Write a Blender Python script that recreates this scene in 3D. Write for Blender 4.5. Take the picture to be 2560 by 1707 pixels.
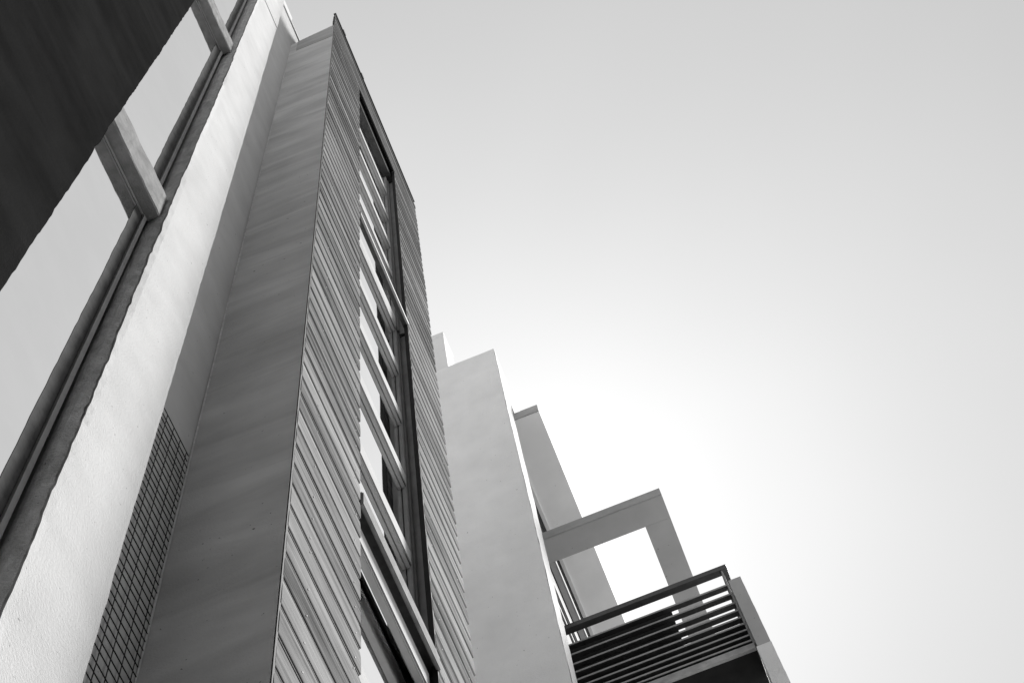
import bpy, bmesh, math, random
from mathutils import Matrix, Vector, noise

for o in list(bpy.data.objects):
    bpy.data.objects.remove(o)
S = bpy.context.scene
COL = S.collection
CZ = 1.6                       # eye height; heights below are measured from the eye and lifted by CZ

# ------------------------------------------------------------------ camera
cam = bpy.data.cameras.new("camera")
cam.sensor_width = 36.0
cam.sensor_fit = 'HORIZONTAL'
cam.lens = 56.25
cam.clip_start = 0.05
cam.clip_end = 5000
co = bpy.data.objects.new("camera", cam)
COL.objects.link(co)
R = Matrix(((0.930719, 0.363474, 0.040605),
            (0.354129, -0.867868, -0.348421),
            (-0.091402, 0.338662, -0.936458)))
co.matrix_world = Matrix.Translation((0, 0, CZ)) @ R.to_4x4()
S.camera = co

# ------------------------------------------------------------------ sun, sky, exposure
SUN = Vector((0.41, 0.46, 0.79)).normalized()      # direction towards the veiled sun
GLOW = Vector((-0.07, 0.54, 1.0)).normalized()      # brightest patch of the cloud veil
sl = bpy.data.lights.new("sun", 'SUN')
sl.energy = 5.0
sl.angle = math.radians(14)
sl.color = (1.0, 0.995, 0.985)
so = bpy.data.objects.new("sun", sl)
COL.objects.link(so)
so.rotation_euler = SUN.to_track_quat('Z', 'Y').to_euler()

W = bpy.data.worlds.new("World")
S.world = W
W.use_nodes = True
nt = W.node_tree
nt.nodes.clear()


def N(t, typ, **kw):
    n = t.nodes.new(typ)
    for k, v in kw.items():
        if k in n.inputs:
            n.inputs[k].default_value = v
        else:
            setattr(n, k, v)
    return n


def math_node(t, op, a, b=None):
    n = t.nodes.new('ShaderNodeMath')
    n.operation = op
    for i, v in enumerate((a, b)):
        if v is None:
            continue
        if isinstance(v, (int, float)):
            n.inputs[i].default_value = v
        else:
            t.links.new(v, n.inputs[i])
    return n.outputs[0]


sky = N(nt, 'ShaderNodeTexSky', sky_type='NISHITA', sun_disc=False)
sky.sun_elevation = math.asin(SUN.z)
sky.sun_rotation = math.atan2(SUN.x, SUN.y)
sky.dust_density = 6.0
sky.air_density = 1.5
bw = N(nt, 'ShaderNodeRGBToBW')
nt.links.new(sky.outputs[0], bw.inputs[0])
tc = N(nt, 'ShaderNodeTexCoord')
dot = N(nt, 'ShaderNodeVectorMath', operation='DOT_PRODUCT')
nt.links.new(tc.outputs['Generated'], dot.inputs[0])
dot.inputs[1].default_value = GLOW
ang = math_node(nt, 'ARCCOSINE', math_node(nt, 'MINIMUM', dot.outputs['Value'], 0.99999))
# thin even cloud: wide fall-off away from the brightest patch plus a tight aureole
wide = math_node(nt, 'MULTIPLY', math_node(nt, 'EXPONENT', math_node(nt, 'MULTIPLY', math_node(nt, 'POWER', math_node(nt, 'DIVIDE', ang, 0.30), 2.0), -1.0)), 3.6)
tight = math_node(nt, 'MULTIPLY', math_node(nt, 'EXPONENT', math_node(nt, 'MULTIPLY', math_node(nt, 'DIVIDE', ang, 0.11), -1.0)), 3.2)
nz = N(nt, 'ShaderNodeTexNoise', Scale=2.2, Detail=3.0, Roughness=0.45)
nt.links.new(tc.outputs['Generated'], nz.inputs['Vector'])
cl = math_node(nt, 'MULTIPLY_ADD', nz.outputs['Fac'], 0.3)
cl.node.inputs[2].default_value = 0.85
base = math_node(nt, 'ADD', wide, math_node(nt, 'ADD', tight, 5.35))
tot = math_node(nt, 'ADD', math_node(nt, 'MULTIPLY', base, cl), math_node(nt, 'MULTIPLY', bw.outputs[0], 0.01))
bg = N(nt, 'ShaderNodeBackground', Strength=0.083)
nt.links.new(tot, bg.inputs['Color'])
out = N(nt, 'ShaderNodeOutputWorld')
nt.links.new(bg.outputs[0], out.inputs[0])

S.view_settings.view_transform = 'Standard'
S.view_settings.look = 'None'
S.view_settings.exposure = 0.3
S.view_settings.gamma = 1.0
S.view_settings.use_curve_mapping = False


# ------------------------------------------------------------------ materials
def g(v):
    return (v, v, v, 1.0)


def surf(name, lo, hi, rough=0.85, scale=(1, 1, 1), nscale=6.0, bump=0.25, bscale=220.0, bdist=0.004,
         streak=None, streak_amt=0.0, rand=0.0, speck=0.0, spec=0.1):
    """plain mineral / painted surface: two greys mixed by cloudy noise, optional streaks, specks and fine relief"""
    m = bpy.data.materials.new(name)
    m.use_nodes = True
    t = m.node_tree
    L = t.links.new
    p = t.nodes['Principled BSDF']
    p.inputs['Roughness'].default_value = rough
    p.inputs['Specular IOR Level'].default_value = spec
    geo = N(t, 'ShaderNodeNewGeometry')
    mp = N(t, 'ShaderNodeMapping')
    mp.inputs['Scale'].default_value = scale
    L(geo.outputs['Position'], mp.inputs['Vector'])
    n1 = N(t, 'ShaderNodeTexNoise', Scale=nscale, Detail=6.0, Roughness=0.6)
    L(mp.outputs[0], n1.inputs['Vector'])
    r1 = N(t, 'ShaderNodeMapRange')
    r1.inputs['From Min'].default_value = 0.3
    r1.inputs['From Max'].default_value = 0.7
    L(n1.outputs['Fac'], r1.inputs['Value'])
    fac = r1.outputs[0]
    if streak:
        mp2 = N(t, 'ShaderNodeMapping')
        mp2.inputs['Scale'].default_value = streak
        L(geo.outputs['Position'], mp2.inputs['Vector'])
        n2 = N(t, 'ShaderNodeTexNoise', Scale=1.0, Detail=5.0, Roughness=0.55)
        n2.inputs['Distortion'].default_value = 0.6
        L(mp2.outputs[0], n2.inputs['Vector'])
        r2 = N(t, 'ShaderNodeMapRange')
        r2.inputs['From Min'].default_value = 0.35
        r2.inputs['From Max'].default_value = 0.65
        L(n2.outputs['Fac'], r2.inputs['Value'])
        mx = N(t, 'ShaderNodeMix', data_type='FLOAT')
        mx.inputs[0].default_value = streak_amt
        L(fac, mx.inputs[2])
        L(r2.outputs[0], mx.inputs[3])
        fac = mx.outputs[0]
    if rand:
        oi = N(t, 'ShaderNodeObjectInfo')
        fac = math_node(t, 'ADD', fac, math_node(t, 'MULTIPLY', math_node(t, 'SUBTRACT', oi.outputs['Random'], 0.5), rand))
    mc = N(t, 'ShaderNodeMix', data_type='RGBA')
    mc.inputs[6].default_value = g(lo)
    mc.inputs[7].default_value = g(hi)
    L(fac, mc.inputs[0])
    colr = mc.outputs[2]
    if speck:
        vo = N(t, 'ShaderNodeTexNoise', Scale=speck * 1.8, Detail=2.0)
        L(geo.outputs['Position'], vo.inputs['Vector'])
        rs = N(t, 'ShaderNodeMapRange')
        rs.inputs['From Min'].default_value = 0.735
        rs.inputs['From Max'].default_value = 0.775
        L(vo.outputs['Fac'], rs.inputs['Value'])
        ms = N(t, 'ShaderNodeMix', data_type='RGBA')
        L(rs.outputs[0], ms.inputs[0])
        L(colr, ms.inputs[6])
        ms.inputs[7].default_value = g(lo * 0.35)
        colr = ms.outputs[2]
    L(colr, p.inputs['Base Color'])
    nb = N(t, 'ShaderNodeTexNoise', Scale=bscale, Detail=4.0, Roughness=0.65)
    L(geo.outputs['Position'], nb.inputs['Vector'])
    b = N(t, 'ShaderNodeBump', Strength=bump, Distance=bdist)
    L(nb.outputs['Fac'], b.inputs['Height'])
    L(b.outputs[0], p.inputs['Normal'])
    return m


M = {}
M['white'] = surf('white_render', 0.52, 0.61, nscale=5.0, bump=0.5, bscale=140, speck=40)
M['grey'] = surf('grey_render', 0.52, 0.88, nscale=2.2, bump=0.6, bscale=150, streak=(1.2, 1.2, 5.0), streak_amt=0.5, speck=34)
M['recess'] = surf('recess_render', 0.48, 0.58, nscale=4, bump=0.3, bscale=200, speck=30)
M['band'] = surf('stained_band', 0.40, 0.54, nscale=5, bump=0.3, streak=(2, 2, 12), streak_amt=0.5)
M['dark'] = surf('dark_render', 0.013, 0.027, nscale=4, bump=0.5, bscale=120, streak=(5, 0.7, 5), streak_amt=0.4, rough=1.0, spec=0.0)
M['reveal'] = surf('rough_cement', 0.46, 0.86, nscale=9, bump=0.9, bscale=90, bdist=0.008, streak=(30, 30, 14), streak_amt=0.5, speck=45)
M['sillc'] = surf('cement_ledge', 0.17, 0.30, nscale=14, bump=0.6, bscale=150, speck=55)
M['pale'] = surf('pale_render', 0.76, 0.93, nscale=1.8, bump=0.6, bscale=70, bdist=0.008, streak=(1.6, 1.6, 0.5), streak_amt=0.4, speck=22)
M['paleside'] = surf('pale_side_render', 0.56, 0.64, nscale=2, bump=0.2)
M['greyside'] = surf('grey_side_render', 0.55, 0.70, nscale=2, bump=0.2)  # plain grey, shared by the rear side wall and copings
M['soffit'] = surf('soffit_render', 0.72, 0.84, nscale=1.4, bump=0.25, speck=18)
M['canopy'] = surf('canopy_concrete', 0.40, 0.50, nscale=1.6, bump=0.3, speck=20)
M['fascia'] = surf('fascia_concrete', 0.34, 0.44, nscale=4, bump=0.3)
M['black'] = surf('black_cladding_shade', 0.012, 0.022, nscale=6, bump=0.2, rough=0.7)  # black cladding, also used for shade painted into gaps and undersides
M['darkmetal'] = surf('dark_metal', 0.025, 0.05, nscale=9, bump=0.15, rough=0.45, spec=0.5)
M['slat'] = surf('slat_metal', 0.30, 0.42, nscale=9, bump=0.1, rough=0.6, spec=0.2, rand=0.3)
M['paint'] = surf('frame_paint', 0.40, 0.50, nscale=12, bump=0.12, rough=0.8, streak=(40, 2, 40), streak_amt=0.5, spec=0.08)
M['frame'] = surf('frame_metal', 0.26, 0.36, nscale=12, bump=0.1, rough=0.7, spec=0.15)
M['sill_shade'] = surf('sill_underside_shade', 0.07, 0.12, nscale=20, bump=0.2)
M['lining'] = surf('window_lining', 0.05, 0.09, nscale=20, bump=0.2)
M['concrete'] = surf('raw_concrete', 0.28, 0.50, nscale=9, bump=0.6, bscale=120, speck=30)
M['sealant'] = surf('sealant', 0.55, 0.85, nscale=30, bump=0.3)
M['wire'] = surf('wire_metal', 0.012, 0.03, nscale=40, bump=0.0, rough=0.5)
M['dark_patch'] = surf('dark_patch', 0.04, 0.06, nscale=0.8, bump=0.4, bscale=60)
M['ground'] = surf('paving', 0.46, 0.56, nscale=0.8, bump=0.4, bscale=60, speck=9)
M['shade_block'] = surf('shade_block_dark', 0.05, 0.08, nscale=0.7, bump=0.3)


def wood_mat():
    m = bpy.data.materials.new('weathered_wood')
    m.use_nodes = True
    t = m.node_tree
    L = t.links.new
    p = t.nodes['Principled BSDF']
    p.inputs['Roughness'].default_value = 0.9
    p.inputs['Specular IOR Level'].default_value = 0.04
    oi = N(t, 'ShaderNodeObjectInfo')
    tcn = N(t, 'ShaderNodeTexCoord')
    add = N(t, 'ShaderNodeVectorMath', operation='MULTIPLY_ADD')
    comb = N(t, 'ShaderNodeCombineXYZ')
    L(oi.outputs['Random'], comb.inputs[0])
    L(oi.outputs['Random'], comb.inputs[1])
    L(oi.outputs['Random'], comb.inputs[2])
    L(comb.outputs[0], add.inputs[0])
    add.inputs[1].default_value = (37.0, 91.0, 53.0)
    L(tcn.outputs['Object'], add.inputs[2])
    mp = N(t, 'ShaderNodeMapping')
    mp.inputs['Scale'].default_value = (50, 1.3, 75)
    L(add.outputs[0], mp.inputs['Vector'])
    n1 = N(t, 'ShaderNodeTexNoise', Scale=1.0, Detail=7.0, Roughness=0.62)
    n1.inputs['Distortion'].default_value = 0.5
    L(mp.outputs[0], n1.inputs['Vector'])
    mp2 = N(t, 'ShaderNodeMapping')
    mp2.inputs['Scale'].default_value = (4, 3.0, 16)
    L(add.outputs[0], mp2.inputs['Vector'])
    n2 = N(t, 'ShaderNodeTexNoise', Scale=1.0, Detail=4.0)
    L(mp2.outputs[0], n2.inputs['Vector'])
    f = math_node(t, 'ADD', math_node(t, 'MULTIPLY', n1.outputs['Fac'], 0.9), math_node(t, 'MULTIPLY', n2.outputs['Fac'], 0.7))
    f = math_node(t, 'ADD', f, math_node(t, 'MULTIPLY', oi.outputs['Random'], 0.28))
    r = N(t, 'ShaderNodeMapRange')
    r.inputs['From Min'].default_value = 0.62
    r.inputs['From Max'].default_value = 1.30
    # the boards get darker with height
    sx = N(t, 'ShaderNodeSeparateXYZ')
    L(oi.outputs['Location'], sx.inputs[0])
    hz = N(t, 'ShaderNodeMapRange')
    hz.inputs['From Min'].default_value = 6.0
    hz.inputs['From Max'].default_value = 14.0
    hz.inputs['To Max'].default_value = 0.26
    L(sx.outputs['Z'], hz.inputs['Value'])
    f = math_node(t, 'SUBTRACT', f, hz.outputs[0])
    L(f, r.inputs['Value'])
    mc = N(t, 'ShaderNodeMix', data_type='RGBA')
    mc.inputs[6].default_value = g(0.025)
    mc.inputs[7].default_value = g(0.40)
    L(r.outputs[0], mc.inputs[0])
    L(mc.outputs[2], p.inputs['Base Color'])
    b = N(t, 'ShaderNodeBump', Strength=0.5, Distance=0.003)
    L(n1.outputs['Fac'], b.inputs['Height'])
    L(b.outputs[0], p.inputs['Normal'])
    return m


M['wood'] = wood_mat()


def glass_mat():
    m = bpy.data.materials.new('reflective_glass')
    m.use_nodes = True
    t = m.node_tree
    L = t.links.new
    p = t.nodes['Principled BSDF']
    geo = N(t, 'ShaderNodeNewGeometry')
    n1 = N(t, 'ShaderNodeTexNoise', Scale=3.0, Detail=5.0, Roughness=0.6)
    L(geo.outputs['Position'], n1.inputs['Vector'])
    r = N(t, 'ShaderNodeMapRange')
    r.inputs['From Min'].default_value = 0.35
    r.inputs['From Max'].default_value = 0.65
    r.inputs['To Min'].default_value = 0.94
    r.inputs['To Max'].default_value = 0.995
    L(n1.outputs['Fac'], r.inputs['Value'])
    p.inputs['Metallic'].default_value = 1.0
    p.inputs['Roughness'].default_value = 0.02
    L(r.outputs[0], p.inputs['Base Color'])
    n2 = N(t, 'ShaderNodeTexNoise', Scale=2.0, Detail=1.0)
    L(geo.outputs['Position'], n2.inputs['Vector'])
    b = N(t, 'ShaderNodeBump', Strength=0.06, Distance=0.01)
    L(n2.outputs['Fac'], b.inputs['Height'])
    L(b.outputs[0], p.inputs['Normal'])
    return m


M['glass'] = glass_mat()


# ------------------------------------------------------------------ builders
def tag(o, label=None, cat=None, group=None, kind=None):
    if label: o['label'] = label
    if cat: o['category'] = cat
    if group: o['group'] = group
    if kind: o['kind'] = kind
    return o


def thing(name, label, cat, base):
    o = bpy.data.objects.new(name, None)
    o.empty_display_size = 0.3
    COL.objects.link(o)
    o.location = base
    return tag(o, label, cat)


def wloc(o):
    v = Vector(o.location)
    while o.parent:
        o = o.parent
        v += Vector(o.location)
    return v


def place(name, me, parent, loc):
    o = bpy.data.objects.new(name, me)
    COL.objects.link(o)
    if parent:
        o.parent = parent
        o.location = Vector(loc) - wloc(parent)
    else:
        o.location = loc
    return o


def mk(name, verts, faces, mat, parent=None, smooth=False):
    """verts: world x,y and eye-relative z"""
    vs = [Vector((a, b, c + CZ)) for a, b, c in verts]
    lo = Vector([min(v[i] for v in vs) for i in range(3)])
    hi = Vector([max(v[i] for v in vs) for i in range(3)])
    org = Vector(((lo.x + hi.x) / 2, (lo.y + hi.y) / 2, lo.z))
    me = bpy.data.meshes.new(name)
    me.from_pydata([v - org for v in vs], [], faces)
    bm = bmesh.new()
    bm.from_mesh(me)
    bmesh.ops.recalc_face_normals(bm, faces=bm.faces)
    bm.to_mesh(me)
    bm.free()
    me.materials.append(M[mat])
    if smooth:
        for p in me.polygons:
            p.use_smooth = True
    return place(name, me, parent, org)


def boxdata(x0, x1, y0, y1, z0, z1):
    v = [(x, y, z) for z in (z0, z1) for y in (y0, y1) for x in (x0, x1)]
    f = [(0, 2, 3, 1), (4, 5, 7, 6), (0, 1, 5, 4), (2, 6, 7, 3), (0, 4, 6, 2), (1, 3, 7, 5)]
    return v, f


def box(name, x0, x1, y0, y1, z0, z1, mat, parent=None, bevel=0.0):
    v, f = boxdata(x0, x1, y0, y1, z0, z1)
    o = mk(name, v, f, mat, parent)
    if bevel:
        bm = bmesh.new()
        bm.from_mesh(o.data)
        bmesh.ops.bevel(bm, geom=bm.edges[:], offset=bevel, segments=2, affect='EDGES', profile=0.6)
        bm.to_mesh(o.data)
        bm.free()
    return o


def wob(seed, z, amp, fine=1.0):
    """plaster unevenness along an edge: slow bow plus small chips"""
    a = noise.noise((seed * 7.3, z * 0.55, 1.7)) * amp * 0.9
    b = noise.noise((seed * 3.1 + 40, z * 3.5, 5.2)) * amp * 0.55
    c = (noise.noise((seed * 5.9 + 80, z * 14.0, 9.1)) + noise.noise((seed * 9.9 + 10, z * 37.0, 2.1))) * amp * 0.4 * fine
    d = max(0.0, noise.noise((seed * 2.2 + 120, z * 9.0, 3.3)) - 0.45) * amp * 2.2 * fine
    return a + b + c - d


def prism(name, plan, z0, z1, mat, parent=None, amp=None, dz=0.05, zfine=2.0, seed=1, top=None):
    """vertical extrusion of a plan polygon; amp[i] wobbles corner i in x and y.
    top: function (x, y) -> height of the top ring"""
    amp = amp or [0.0] * len(plan)
    zs = [z0]
    if z0 < zfine < z1:
        zs.append(zfine)
    z = zs[-1]
    n = max(1, int((z1 - z) / dz))
    zs += [z + (z1 - z) * (i + 1) / n for i in range(n)]
    n = len(plan)
    V, F = [], []
    for k, z in enumerate(zs):
        for i, (x, y) in enumerate(plan):
            zz = z
            if top:
                zz = z0 + (z - z0) * (top(x, y) - z0) / (z1 - z0)
            V.append((x + wob(seed + i, z, amp[i]), y + wob(seed + i + 31, z, amp[i]), zz))
    for k in range(len(zs) - 1):
        for i in range(n):
            j = (i + 1) % n
            F.append((k * n + i, k * n + j, (k + 1) * n + j, (k + 1) * n + i))
    F.append(tuple(range(n - 1, -1, -1)))
    F.append(tuple((len(zs) - 1) * n + i for i in range(n)))
    return mk(name, V, F, mat, parent)


GZ = -CZ        # ground in eye-relative height

# ------------------------------------------------------------------ setting
gr = box('ground', -600, 600, -600, 600, GZ - 0.4, GZ, 'ground')
tag(gr, kind='structure')

dw = box('bounce_cut_patch', -1.1, 4.5, -4.8, 5.0, GZ + 0.0, GZ + 0.006, 'dark_patch')  # dark ground patch added to cut bounce light on the side wall
tag(dw, kind='structure')
nb = thing('unseen_shade_block', 'unseen dark block added behind the viewer to shade the side wall', 'building', (0, -5.0, 0))  # added out of view, with its wing, to block sky light
box('wall', -8, 9, -14, -5.0, GZ, 9.2, 'shade_block', nb)
box('shade_wing', 2.6, 9, -4.88, -0.4, GZ, 9.2, 'shade_block', nb)
box('parapet', -8.1, 9.1, -14.1, -4.9, 9.2, 9.5, 'fascia', nb)

# ------------------------------------------------------------------ dark wall, upper left
dk = thing('dark_wall', 'dark rendered wall end filling the upper left corner', 'wall', (-2.0, -1.0, 0))
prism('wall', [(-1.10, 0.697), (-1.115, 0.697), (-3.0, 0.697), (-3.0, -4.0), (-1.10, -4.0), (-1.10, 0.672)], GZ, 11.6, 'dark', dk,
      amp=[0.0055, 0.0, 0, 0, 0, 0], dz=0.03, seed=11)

# ------------------------------------------------------------------ white wall with tall window
GX = -1.187     # window glass
ww = thing('white_wall', 'bright white rendered wall with a tall window strip beside the dark wall', 'wall', (-1.3, 1.2, 0))
prism('pier', [(-1.12, 1.076), (-1.12, 1.098), (-1.12, 1.322), (-1.12, 1.334), (-1.24, 1.334), (-2.2, 1.334), (-2.2, 1.076)], GZ, 13.2, 'white', ww,
      amp=[0.006, 0.0, 0, 0.003, 0.0, 0, 0], dz=0.035, seed=3)
# rough cement lining of the far window jamb, just proud of the pier's end
V, F = [], []
zz = [1.2 + i * 0.035 for i in range(int(11.8 / 0.035))]
for k, z in enumerate(zz):
    V.append((-1.1225 + wob(3, z, 0.007) - abs(noise.noise((z * 11, 2, 7))) * 0.006, 1.0715 + wob(34, z, 0.007), z))
    V.append((-1.150, 1.067 + wob(55, z, 0.006), z))
    V.append((GX + 0.002, 1.069 + wob(57, z, 0.003), z))
    if k:
        a = 3 * k
        F += [(a - 3, a - 2, a + 1, a), (a - 2, a - 1, a + 2, a + 1)]
mk('jamb_lining', V, F, 'reveal', ww)
box('backing_wall', -2.2, GX - 0.03, 0.70, 1.076, GZ, 13.2, 'lining', ww)
prism('parapet_band', [(-1.116, 1.0785), (-1.116, 1.331), (-1.16, 1.331), (-1.16, 1.0785)], 10.70, 11.02, 'white', ww,
      amp=[0.003, 0.003, 0, 0], seed=21)
win = mk('window', *boxdata(GX - 0.022, GX - 0.012, 0.699, 1.064, -0.5, 13.0), 'lining', ww)
ledges = [(-1.12, -0.90), (2.02, 2.26), (5.15, 5.40), (8.33, 8.57), (11.45, 11.69)]
prev = -0.5
for i, (a, b) in enumerate(ledges):
    if a > prev:
        box('pane', GX - 0.010, GX, 0.701, 1.060, prev + 0.004, a - 0.004, 'glass', win)
        box('frame', GX + 0.0015, GX + 0.010, 1.036, 1.052, prev + 0.004, a - 0.012, 'frame', win)
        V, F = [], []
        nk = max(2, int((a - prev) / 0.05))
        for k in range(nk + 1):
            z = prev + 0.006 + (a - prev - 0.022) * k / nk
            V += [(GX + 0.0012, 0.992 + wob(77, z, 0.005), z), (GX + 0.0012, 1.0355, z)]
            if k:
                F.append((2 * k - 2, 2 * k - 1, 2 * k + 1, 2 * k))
        mk('reflection_strip', V, F, 'lining', win)  # dark strip painted on the glass as the jamb's reflection
        box('frame', GX + 0.0015, GX + 0.006, 0.705, 1.034, a - 0.012, a - 0.006, 'frame', win)
    V, F = [], []
    ny = 14
    for k in range(ny + 1):
        y = 0.70 + (1.062 - 0.70) * k / ny
        e = lambda s: wob(s + i * 9, y * 12, 0.004)
        V += [(GX + 0.001, y, a + e(1) * 0.3), (-1.142 + e(2), y, a + 0.004 + e(3)), (-1.138 + e(4), y, a + 0.012 + e(3)),
              (-1.140 + e(5), y, b - 0.010), (-1.148 + e(5), y, b), (GX + 0.001, y, b + 0.01)]
        if k:
            p0, q0 = 6 * (k - 1), 6 * k
            for c in range(6):
                d = (c + 1) % 6
                F.append((p0 + c, p0 + d, q0 + d, q0 + c))
    F += [tuple(range(6)), tuple(6 * ny + c for c in range(6))]
    mk('ledge', V, F, 'sillc', ww)
    prev = b + 0.01
box('pane', GX - 0.010, GX, 0.701, 1.060, prev + 0.004, 12.9, 'glass', win)

# ------------------------------------------------------------------ recessed grey wall strip and its wire mesh
RX = -1.2085
rw = thing('recessed_wall', 'shaded grey wall strip between white wall and timber tower', 'wall', (-1.5, 1.5, 0))
prism('wall', [(RX, 1.337), (RX, 1.75), (-2.2, 1.75), (-2.2, 1.337)], GZ, 12.65, 'recess', rw, amp=[0.001, 0.0, 0, 0], seed=41, dz=0.1)
box('coping', -2.2, RX + 0.010, 1.338, 1.574, 12.652, 12.835, 'greyside', rw, bevel=0.006)
box('coping', -2.2, RX + 0.010, 1.575, 1.92, 12.66, 12.71, 'greyside', rw, bevel=0.006)

wm = thing('wire_mesh', 'black wire mesh panel fixed on the shaded grey wall strip', 'wire mesh', (RX, 1.5, 0.2 + CZ))


def rod(r, n, axis, length):
    me = bpy.data.meshes.new('wire')
    V, F = [], []
    for e in (0, length):
        for k in range(n):
            a = 2 * math.pi * k / n
            u, v = r * math.cos(a), r * math.sin(a)
            V.append((u, e, v) if axis == 'y' else (u, v, e))
    for k in range(n):
        F.append((k, (k + 1) % n, n + (k + 1) % n, n + k))
    F += [tuple(range(n)), tuple(range(n, 2 * n))]
    me.from_pydata(V, [], F)
    me.materials.append(M['wire'])
    return me


hm = rod(0.0016, 6, 'y', 0.250)
vm = rod(0.0015, 6, 'z', 4.40)
random.seed(4)
for k in range(78):
    z = 4.365 - 0.0389 * k
    place('wire', hm, wm, (RX + 0.014 + random.uniform(-.001, .001), 1.342 + random.uniform(-.003, .003), z + CZ + random.uniform(-.002, .002)))
for k in range(6):
    place('wire', vm, wm, (RX + 0.010, 1.580 - 0.0427 * k, 4.37 - 4.40 + CZ))

# ------------------------------------------------------------------ timber tower
XW = -0.864                      # outer face of the boards
PITCH = 0.1345
TOPZ = 12.775


def sh(z):                       # the tower's edges lean very slightly
    return 0.0045 * (z - 8.0)


tt = thing('timber_tower', 'tall timber-clad tower with grey side wall and narrow window', 'building', (-1.2, 2.4, 0))
YL, YJ, YR, YE = 1.640, 2.118, 2.808, 3.287


def lean_wall(name, x0, x1, y0, y1, z0, ztop, mat, n=110, seed=61, amp=0.0):
    V, F = [], []
    for k in range(n + 1):
        for c, (x, y) in enumerate(((x0, y0), (x1, y0), (x1, y1), (x0, y1))):
            z = z0 + (ztop(x) - z0) * k / n
            e = wob(seed, z, amp) if c == 1 else 0.0
            V.append((x + e, y + sh(max(z, 0)), z))
        if k:
            for c in range(4):
                d = (c + 1) % 4
                F.append((4 * k - 4 + c, 4 * k - 4 + d, 4 * k + d, 4 * k + c))
    F += [(0, 1, 2, 3), tuple(4 * n + c for c in range(4))]
    return mk(name, V, F, mat, tt)


wall_top = lambda x: 12.14 + (x + 0.87) * 0.42
lean_wall('side_wall', -1.2105, -0.8690, YL - 0.0085, YL - 0.0040, GZ, wall_top, 'grey', amp=0.0006)
lean_wall('side_wall_core', -1.2102, -0.8865, YL - 0.0039, YL + 0.12, GZ, lambda x: wall_top(x) - 0.002, 'grey', n=4)
lean_wall('side_wall_band', -1.155, -0.8700, YL - 0.0112, YL - 0.0086, 11.64, lambda x: wall_top(x) + 0.01, 'band', n=6)
box('core', -2.6, -0.99, 1.802, 3.24, GZ, 12.60, 'lining', tt)
for (a, b, z0, z1) in ((1.815, YJ - 0.012, GZ, 12.70), (YR + 0.06, 3.262, GZ, 12.70), (YJ - 0.011, YR + 0.059, 12.06, 12.70)):
    v, f = boxdata(-0.989, -0.8875, a, b, z0, z1)
    v = [(x, y + sh(max(z, 0)), z) for x, y, z in v]
    mk('batten_wall', v, f, 'black', tt)


def board_mesh(length, seed):
    prof = [(-0.021, 0.0095), (-0.0010, 0.0090), (0.0, 0.0125), (0.0, 0.078), (-0.0008, 0.100), (-0.0022, 0.120),
            (-0.0048, 0.1335), (-0.021, 0.1345)]
    n = len(prof)
    V, F = [], []
    random.seed(seed)
    for e in (0, 1):
        for x, z in prof:
            V.append((x, e * length, z))
    for k in range(n):
        F.append((k, (k + 1) % n, n + (k + 1) % n, n + k))
    F += [tuple(range(n - 1, -1, -1)), tuple(range(n, 2 * n))]
    nb_ = len(F)                 # black strip painting in the shade of the joint below the board
    q = len(V)
    for e in (0.003, length - 0.003):
        V += [(-0.018, e, 0.0004), (-0.0040, e, 0.0004), (-0.0026, e, 0.0087), (-0.018, e, 0.0087)]
    F += [(q, q + 1, q + 5, q + 4), (q + 1, q + 2, q + 6, q + 5), (q + 2, q + 3, q + 7, q + 6), (q, q + 4, q + 7, q + 3),
          (q, q + 3, q + 2, q + 1), (q + 4, q + 5, q + 6, q + 7)]
    me = bpy.data.meshes.new('board')
    me.from_pydata(V, [], F)
    bm = bmesh.new()
    bm.from_mesh(me)
    bmesh.ops.recalc_face_normals(bm, faces=bm.faces)
    bm.to_mesh(me)
    bm.free()
    me.materials.append(M['wood'])
    me.materials.append(M['black'])
    for i, p in enumerate(me.polygons):
        p.material_index = 1 if i >= nb_ else 0
    return me


for (nm, x0, x1, y0, y1) in (('gap_shade_strip', -0.8689, -0.8652, YL - 0.0075, YL + 0.002), ('jamb_shade_strip', -0.8872, -0.8655, YR - 0.005, YR + 0.004)):  # black strips painting in the shade of gaps at the board ends
    V, F = [], []
    for k in range(60):
        z = (GZ if nm == 'gap_shade_strip' else 0.6) + ((12.70 if nm == 'gap_shade_strip' else 12.0) - (GZ if nm == 'gap_shade_strip' else 0.6)) * k / 59
        q = sh(max(z, 0))
        V += [(x0, y0 + q, z), (x1, y0 + q, z), (x1, y1 + q, z), (x0, y1 + q, z)]
        if k:
            for c in range(4):
                d = (c + 1) % 4
                F.append((4 * k - 4 + c, 4 * k - 4 + d, 4 * k + d, 4 * k + c))
    F += [(0, 1, 2, 3), (236, 237, 238, 239)]
    mk(nm, V, F, 'black', tt)

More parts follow.
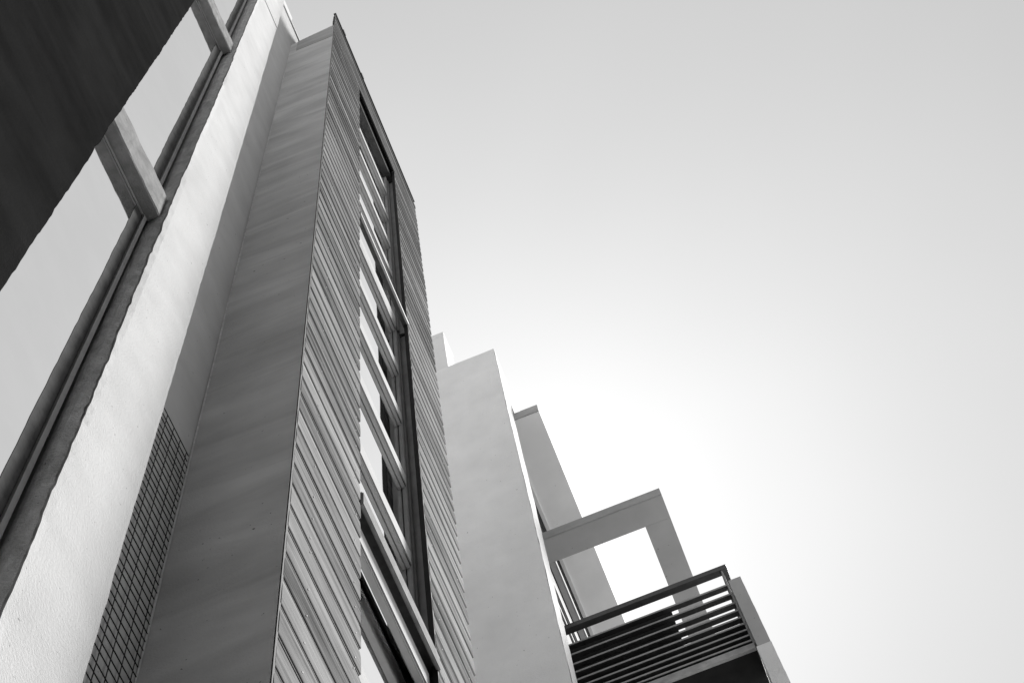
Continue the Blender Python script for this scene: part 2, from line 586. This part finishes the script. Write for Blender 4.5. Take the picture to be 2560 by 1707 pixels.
BL = board_mesh(YJ - YL, 1)
BR = board_mesh(YE - YR, 2)
BF = board_mesh(YE - YL, 3)
zbot = 3.158 - PITCH * 34
nail_at = []
random.seed(12)
k = 0
while True:
    z = zbot + k * PITCH
    k += 1
    if z + PITCH > TOPZ + 0.02:
        break
    jx = lambda: random.uniform(-0.0007, 0.0005)
    jy = lambda: random.uniform(-0.004, 0.004)
    rot = lambda: (random.uniform(-0.002, 0.002), random.uniform(-0.004, 0.004), random.uniform(-0.001, 0.001))
    if z > 11.99:
        o = place('board', BF, tt, (XW + jx(), YL + sh(z) + jy(), z + CZ))
        o.rotation_euler = rot()
        continue
    o = place('board', BL, tt, (XW + jx(), YL + sh(z) + jy() * 0.5, z + CZ))
    o.rotation_euler = rot()
    o = place('board', BR, tt, (XW + jx(), YR + sh(z) + jy() * 0.5, z + CZ))
    o.rotation_euler = rot()
    for y in (YL + 0.13, YJ - 0.045, YR + 0.06, YE - 0.10):
        nail_at.append((y + sh(z) + random.uniform(-.006, .006), z + random.choice((0.03, 0.034, 0.1, 0.096))))
V, F = [], []
for (y, z) in nail_at:
    b = len(V)
    for c in range(6):
        a = c * math.pi / 3
        V.append((XW + 0.0005, y + 0.0034 * math.cos(a), z + 0.0034 * math.sin(a)))
    for c in range(6):
        a = c * math.pi / 3
        V.append((XW + 0.002, y + 0.0024 * math.cos(a), z + 0.0024 * math.sin(a)))
    F += [(b + c, b + (c + 1) % 6, b + 6 + (c + 1) % 6, b + 6 + c) for c in range(6)]
    F.append(tuple(b + 6 + c for c in range(6)))
tag(mk('nails', V, F, 'slat', tt), kind='stuff')
# thin metal capping and its two clips
box('capping', -0.884, XW + 0.001, YL + sh(TOPZ) - 0.004, YE + sh(TOPZ) + 0.004, TOPZ + 0.03, TOPZ + 0.045, 'darkmetal', tt)
for y in (1.80, 2.17):
    box('clip', -0.88, XW + 0.007, y, y + 0.05, TOPZ + 0.0, TOPZ + 0.055, 'darkmetal', tt, bevel=0.003)
# irregular bead of sealant in the inner corner
V, F = [], []
zs = [1.5 + i * 0.03 for i in range(int(9.5 / 0.03))]
for k, z in enumerate(zs):
    wdt = max(0.0002, 0.0016 + noise.noise((z * 2.1, 4, 8)) * 0.0045 + noise.noise((z * 9, 1, 2)) * 0.002)
    dx = noise.noise((z * 1.3, 9, 3)) * 0.0025
    V += [(RX + 0.0012 + dx - wdt, YL - 0.010 + sh(z), z), (RX + 0.0032 + dx, YL - 0.0135 + sh(z), z), (RX + 0.0052 + dx + wdt, YL - 0.010 + sh(z), z)]
    if k:
        a = 3 * k
        F += [(a - 3, a - 2, a + 1, a), (a - 2, a - 1, a + 2, a + 1)]
mk('sealant_bead', V, F, 'sealant', tt)

# window of the tower: lining, glass, bars
TGX = -0.955
twin = mk('window', *boxdata(TGX - 0.03, TGX - 0.02, YJ - 0.008, YR + 0.055, 0.5, 12.055), 'lining', tt)
tops = [11.474, 10.759, 10.087, 9.442, 8.587, 7.793, 7.134, 6.428, 5.689, 4.755, 4.06, 3.36, 2.66]


def sheared(name, x0, x1, y0, y1, z0, z1, mat, parent, bevel=0.0):
    v, f = boxdata(x0, x1, y0, y1, z0, z1)
    v = [(x, y + sh(z), z) for x, y, z in v]
    o = mk(name, v, f, mat, parent)
    if bevel:
        bm = bmesh.new()
        bm.from_mesh(o.data)
        bmesh.ops.bevel(bm, geom=bm.edges[:], offset=bevel, segments=2, affect='EDGES')
        bm.to_mesh(o.data)
        bm.free()
    return o


edges = [12.0] + tops
for i in range(len(edges) - 1):
    hi = edges[i] - (0.05 if i == 0 else 0.12)
    lo = edges[i + 1] - 0.01
    sheared('pane', TGX - 0.012, TGX, YJ - 0.004, 2.80, lo, hi, 'glass', twin)
for i, z in enumerate(tops):
    h = 0.225 if i == 4 else (0.13 if i == 9 else 0.128)
    fx = -0.902 if i == 9 else -0.938           # the lowest module's head stands further out
    b = sheared('bar', -0.928 if i == 9 else TGX + 0.001, fx, YJ - 0.005, 2.801, z - h, z, 'paint', twin, bevel=0.002)
    sheared('bar_groove', fx + 0.0004, fx + 0.0012, YJ - 0.004, 2.800, z - h + 0.003, z - h + 0.022, 'lining', b)
    sheared('bar_bead', fx + 0.0005, fx + 0.0055, YJ - 0.004, 2.798, z - h + 0.022, z - 0.005, 'paint', b, bevel=0.0015)
sheared('head', TGX + 0.001, -0.90, YJ - 0.004, YR + 0.05, 11.93, 12.05, 'lining', twin)
# right stile: two strips with a groove, bright outer nosing, dark lining beyond
for (z0, z1) in ((8.45, 11.925), (4.862, 8.395), (0.6, 4.755)):
    sheared('stile', TGX + 0.002, -0.934, 2.797, 2.828, z0, z1, 'frame', twin, bevel=0.002)
    sheared('stile', TGX + 0.003, -0.930, 2.832, 2.852, z0, z1, 'paint', twin, bevel=0.002)
    sheared('lining_board', -0.950, -0.8905, 2.860, 2.872, z0, z1, 'slat', twin)
# floor-line sills; their undersides are separate strips coloured dark for shade
sheared('sill', -0.872, -0.860, YJ + 0.004, YR + 0.006, 8.400, 8.442, 'slat', tt, bevel=0.002)
sheared('sill_shade_strip', -0.895, -0.8725, YJ + 0.004, YR + 0.03, 8.410, 8.440, 'sill_shade', tt)
sheared('sill', -0.872, -0.857, YJ + 0.004, YR + 0.006, 4.765, 4.858, 'sillc', tt, bevel=0.004)
sheared('sill_shade_strip', -0.9290, -0.8725, YJ + 0.004, YR + 0.03, 4.800, 4.856, 'sill_shade', tt)

# ------------------------------------------------------------------ pale tower behind, with its side walls
PX, PY, PH = -0.937, 6.14, 16.5
pt = thing('pale_tower', 'plain pale rendered tower with square top right of the timber tower', 'building', (-2.0, 6.5, 0))
prism('front_wall', [(PX, PY), (PX, PY + 0.28), (-3.6, PY + 0.28), (-3.6, PY), (PX - 0.10, PY)], GZ, PH, 'pale', pt, amp=[0.006, 0.005, 0, 0, 0], seed=71, dz=0.12)
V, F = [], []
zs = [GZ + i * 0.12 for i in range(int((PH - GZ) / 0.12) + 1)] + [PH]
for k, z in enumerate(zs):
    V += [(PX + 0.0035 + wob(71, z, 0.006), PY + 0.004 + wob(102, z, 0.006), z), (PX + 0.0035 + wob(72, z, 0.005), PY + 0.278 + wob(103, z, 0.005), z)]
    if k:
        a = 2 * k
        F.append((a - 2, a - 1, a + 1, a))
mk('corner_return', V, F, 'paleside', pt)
box('side_wall', -3.6, PX - 0.006, PY + 0.281, 12.0, 15.68, PH, 'greyside', pt)
box('recessed_side_wall', -3.6, -1.097, PY + 0.282, 12.0, GZ, 15.48, 'black', pt)
box('coping', -3.6, PX - 0.004, PY + 0.285, 12.0, PH + 0.001, PH + 0.03, 'darkmetal', pt)
for (x, z) in ((-1.078, 12.93), (-1.072, 13.28)):
    box('door_track', -1.096, x, PY + 0.30, 10.5, z, z + 0.035, 'frame', pt, bevel=0.003)

ch = thing('chimney', 'small square chimney behind the pale tower top', 'chimney', (-1.8, 6.7, PH + CZ))
prism('stack', [(-1.547, 6.44), (-1.547, 6.78), (-2.1, 6.78), (-2.1, 6.44)], PH + 0.031, 18.42, 'soffit', ch, amp=[0.004, 0.003, 0, 0], seed=81, dz=0.2)
box('cap', -2.11, -1.541, 6.434, 6.79, 18.42, 18.50, 'soffit', ch, bevel=0.006)

# roof overhang (seen from below)
ro = thing('roof_overhang', 'pale grey roof overhang slab seen from below beside the pale tower', 'roof slab', (-0.9, 8.0, 15.5 + CZ))
box('slab', -1.0965, -0.687, 6.61, 12.0, 15.50, 15.67, 'soffit', ro, bevel=0.004)
box('fascia_board', -1.09, -0.689, 6.597, 6.609, 15.508, 15.672, 'fascia', ro, bevel=0.002)
box('drip_strip', -1.0960, -1.060, 6.615, 12.0, 15.485, 15.4995, 'greyside', ro)

# concrete canopy frame, open to the sky
cf = thing('canopy_frame', 'grey concrete canopy frame with a square opening above the balcony', 'canopy', (-0.4, 8.0, 14.0 + CZ))
FZ0, FZ1 = 14.0, 14.13
box('front_beam', -1.096, 0.183, 7.265, 7.530, FZ0, FZ1, 'canopy', cf, bevel=0.003)
box('side_beam', -0.080, 0.183, 7.5305, 9.90, FZ0, FZ1, 'canopy', cf, bevel=0.003)
box('side_beam', -1.096, -1.036, 7.5305, 9.90, FZ0, FZ1, 'canopy', cf, bevel=0.003)
box('rear_beam', -1.096, 0.183, 9.9005, 10.15, FZ0, FZ1, 'canopy', cf, bevel=0.003)
box('fascia_board', -1.094, 0.1835, 7.255, 7.2645, FZ0 + 0.006, FZ1 + 0.012, 'fascia', cf, bevel=0.002)
box('edge_trim', -1.0355, -1.028, 7.5315, 9.89, FZ0 - 0.004, FZ1, 'canopy', cf)

# ------------------------------------------------------------------ balcony
bc = thing('balcony', 'balcony slab with underside coloured black for shade at the lower right', 'balcony', (-0.3, 7.8, 10.54 + CZ))
box('slab', -1.096, 0.392, 7.012, 9.6, 10.548, 10.64, 'black', bc)  # coloured black for the shade under the slab
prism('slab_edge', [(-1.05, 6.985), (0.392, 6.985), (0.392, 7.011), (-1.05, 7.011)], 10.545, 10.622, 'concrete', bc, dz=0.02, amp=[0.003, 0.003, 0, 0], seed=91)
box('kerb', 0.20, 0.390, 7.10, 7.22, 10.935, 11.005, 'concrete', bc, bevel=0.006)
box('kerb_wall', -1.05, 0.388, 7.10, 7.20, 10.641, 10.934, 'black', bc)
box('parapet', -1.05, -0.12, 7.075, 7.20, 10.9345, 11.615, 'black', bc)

rl = thing('balcony_railing', 'dark metal balcony railing of horizontal slats', 'railing', (-0.3, 7.03, 10.64 + CZ))
box('rail', -1.045, 0.446, 7.0, 7.06, 11.834, 11.90, 'darkmetal', rl, bevel=0.003)
box('rail', 0.386, 0.446, 7.0605, 8.6, 11.836, 11.898, 'darkmetal', rl, bevel=0.003)
zsl = [11.589, 11.438, 11.290, 11.168, 11.055, 10.955, 10.862, 10.778, 10.700]
for z in zsl:
    sl_o = box('slat', -1.035, 0.385, 7.0065, 7.052, z - 0.018, z, 'darkmetal', rl, bevel=0.0015)
    box('slat_lit_edge', -1.034, 0.384, 7.0015, 7.006, z - 0.0185, z + 0.001, 'slat', sl_o)  # slat coloured as shaded underside, this strip as its lit front edge
box('post', -1.062, -1.036, 7.004, 7.05, 10.642, 11.833, 'frame', rl, bevel=0.002)
box('post', 0.387, 0.402, 7.01, 7.05, 10.642, 11.833, 'frame', rl, bevel=0.002)

cp = thing('corner_pier', 'slim grey pier at the right end of the balcony', 'pier', (0.46, 7.0, 0))
prism('upper_pier', [(0.405, 6.90), (0.510, 6.90), (0.510, 7.25), (0.405, 7.25)], 10.43, 11.46, 'canopy', cp, amp=[0.002, 0.002, 0, 0], seed=95)
prism('lower_pier', [(0.394, 6.897), (0.512, 6.897), (0.512, 7.25), (0.394, 7.25)], GZ, 10.423, 'pale', cp, amp=[0.005, 0.004, 0, 0], seed=97)
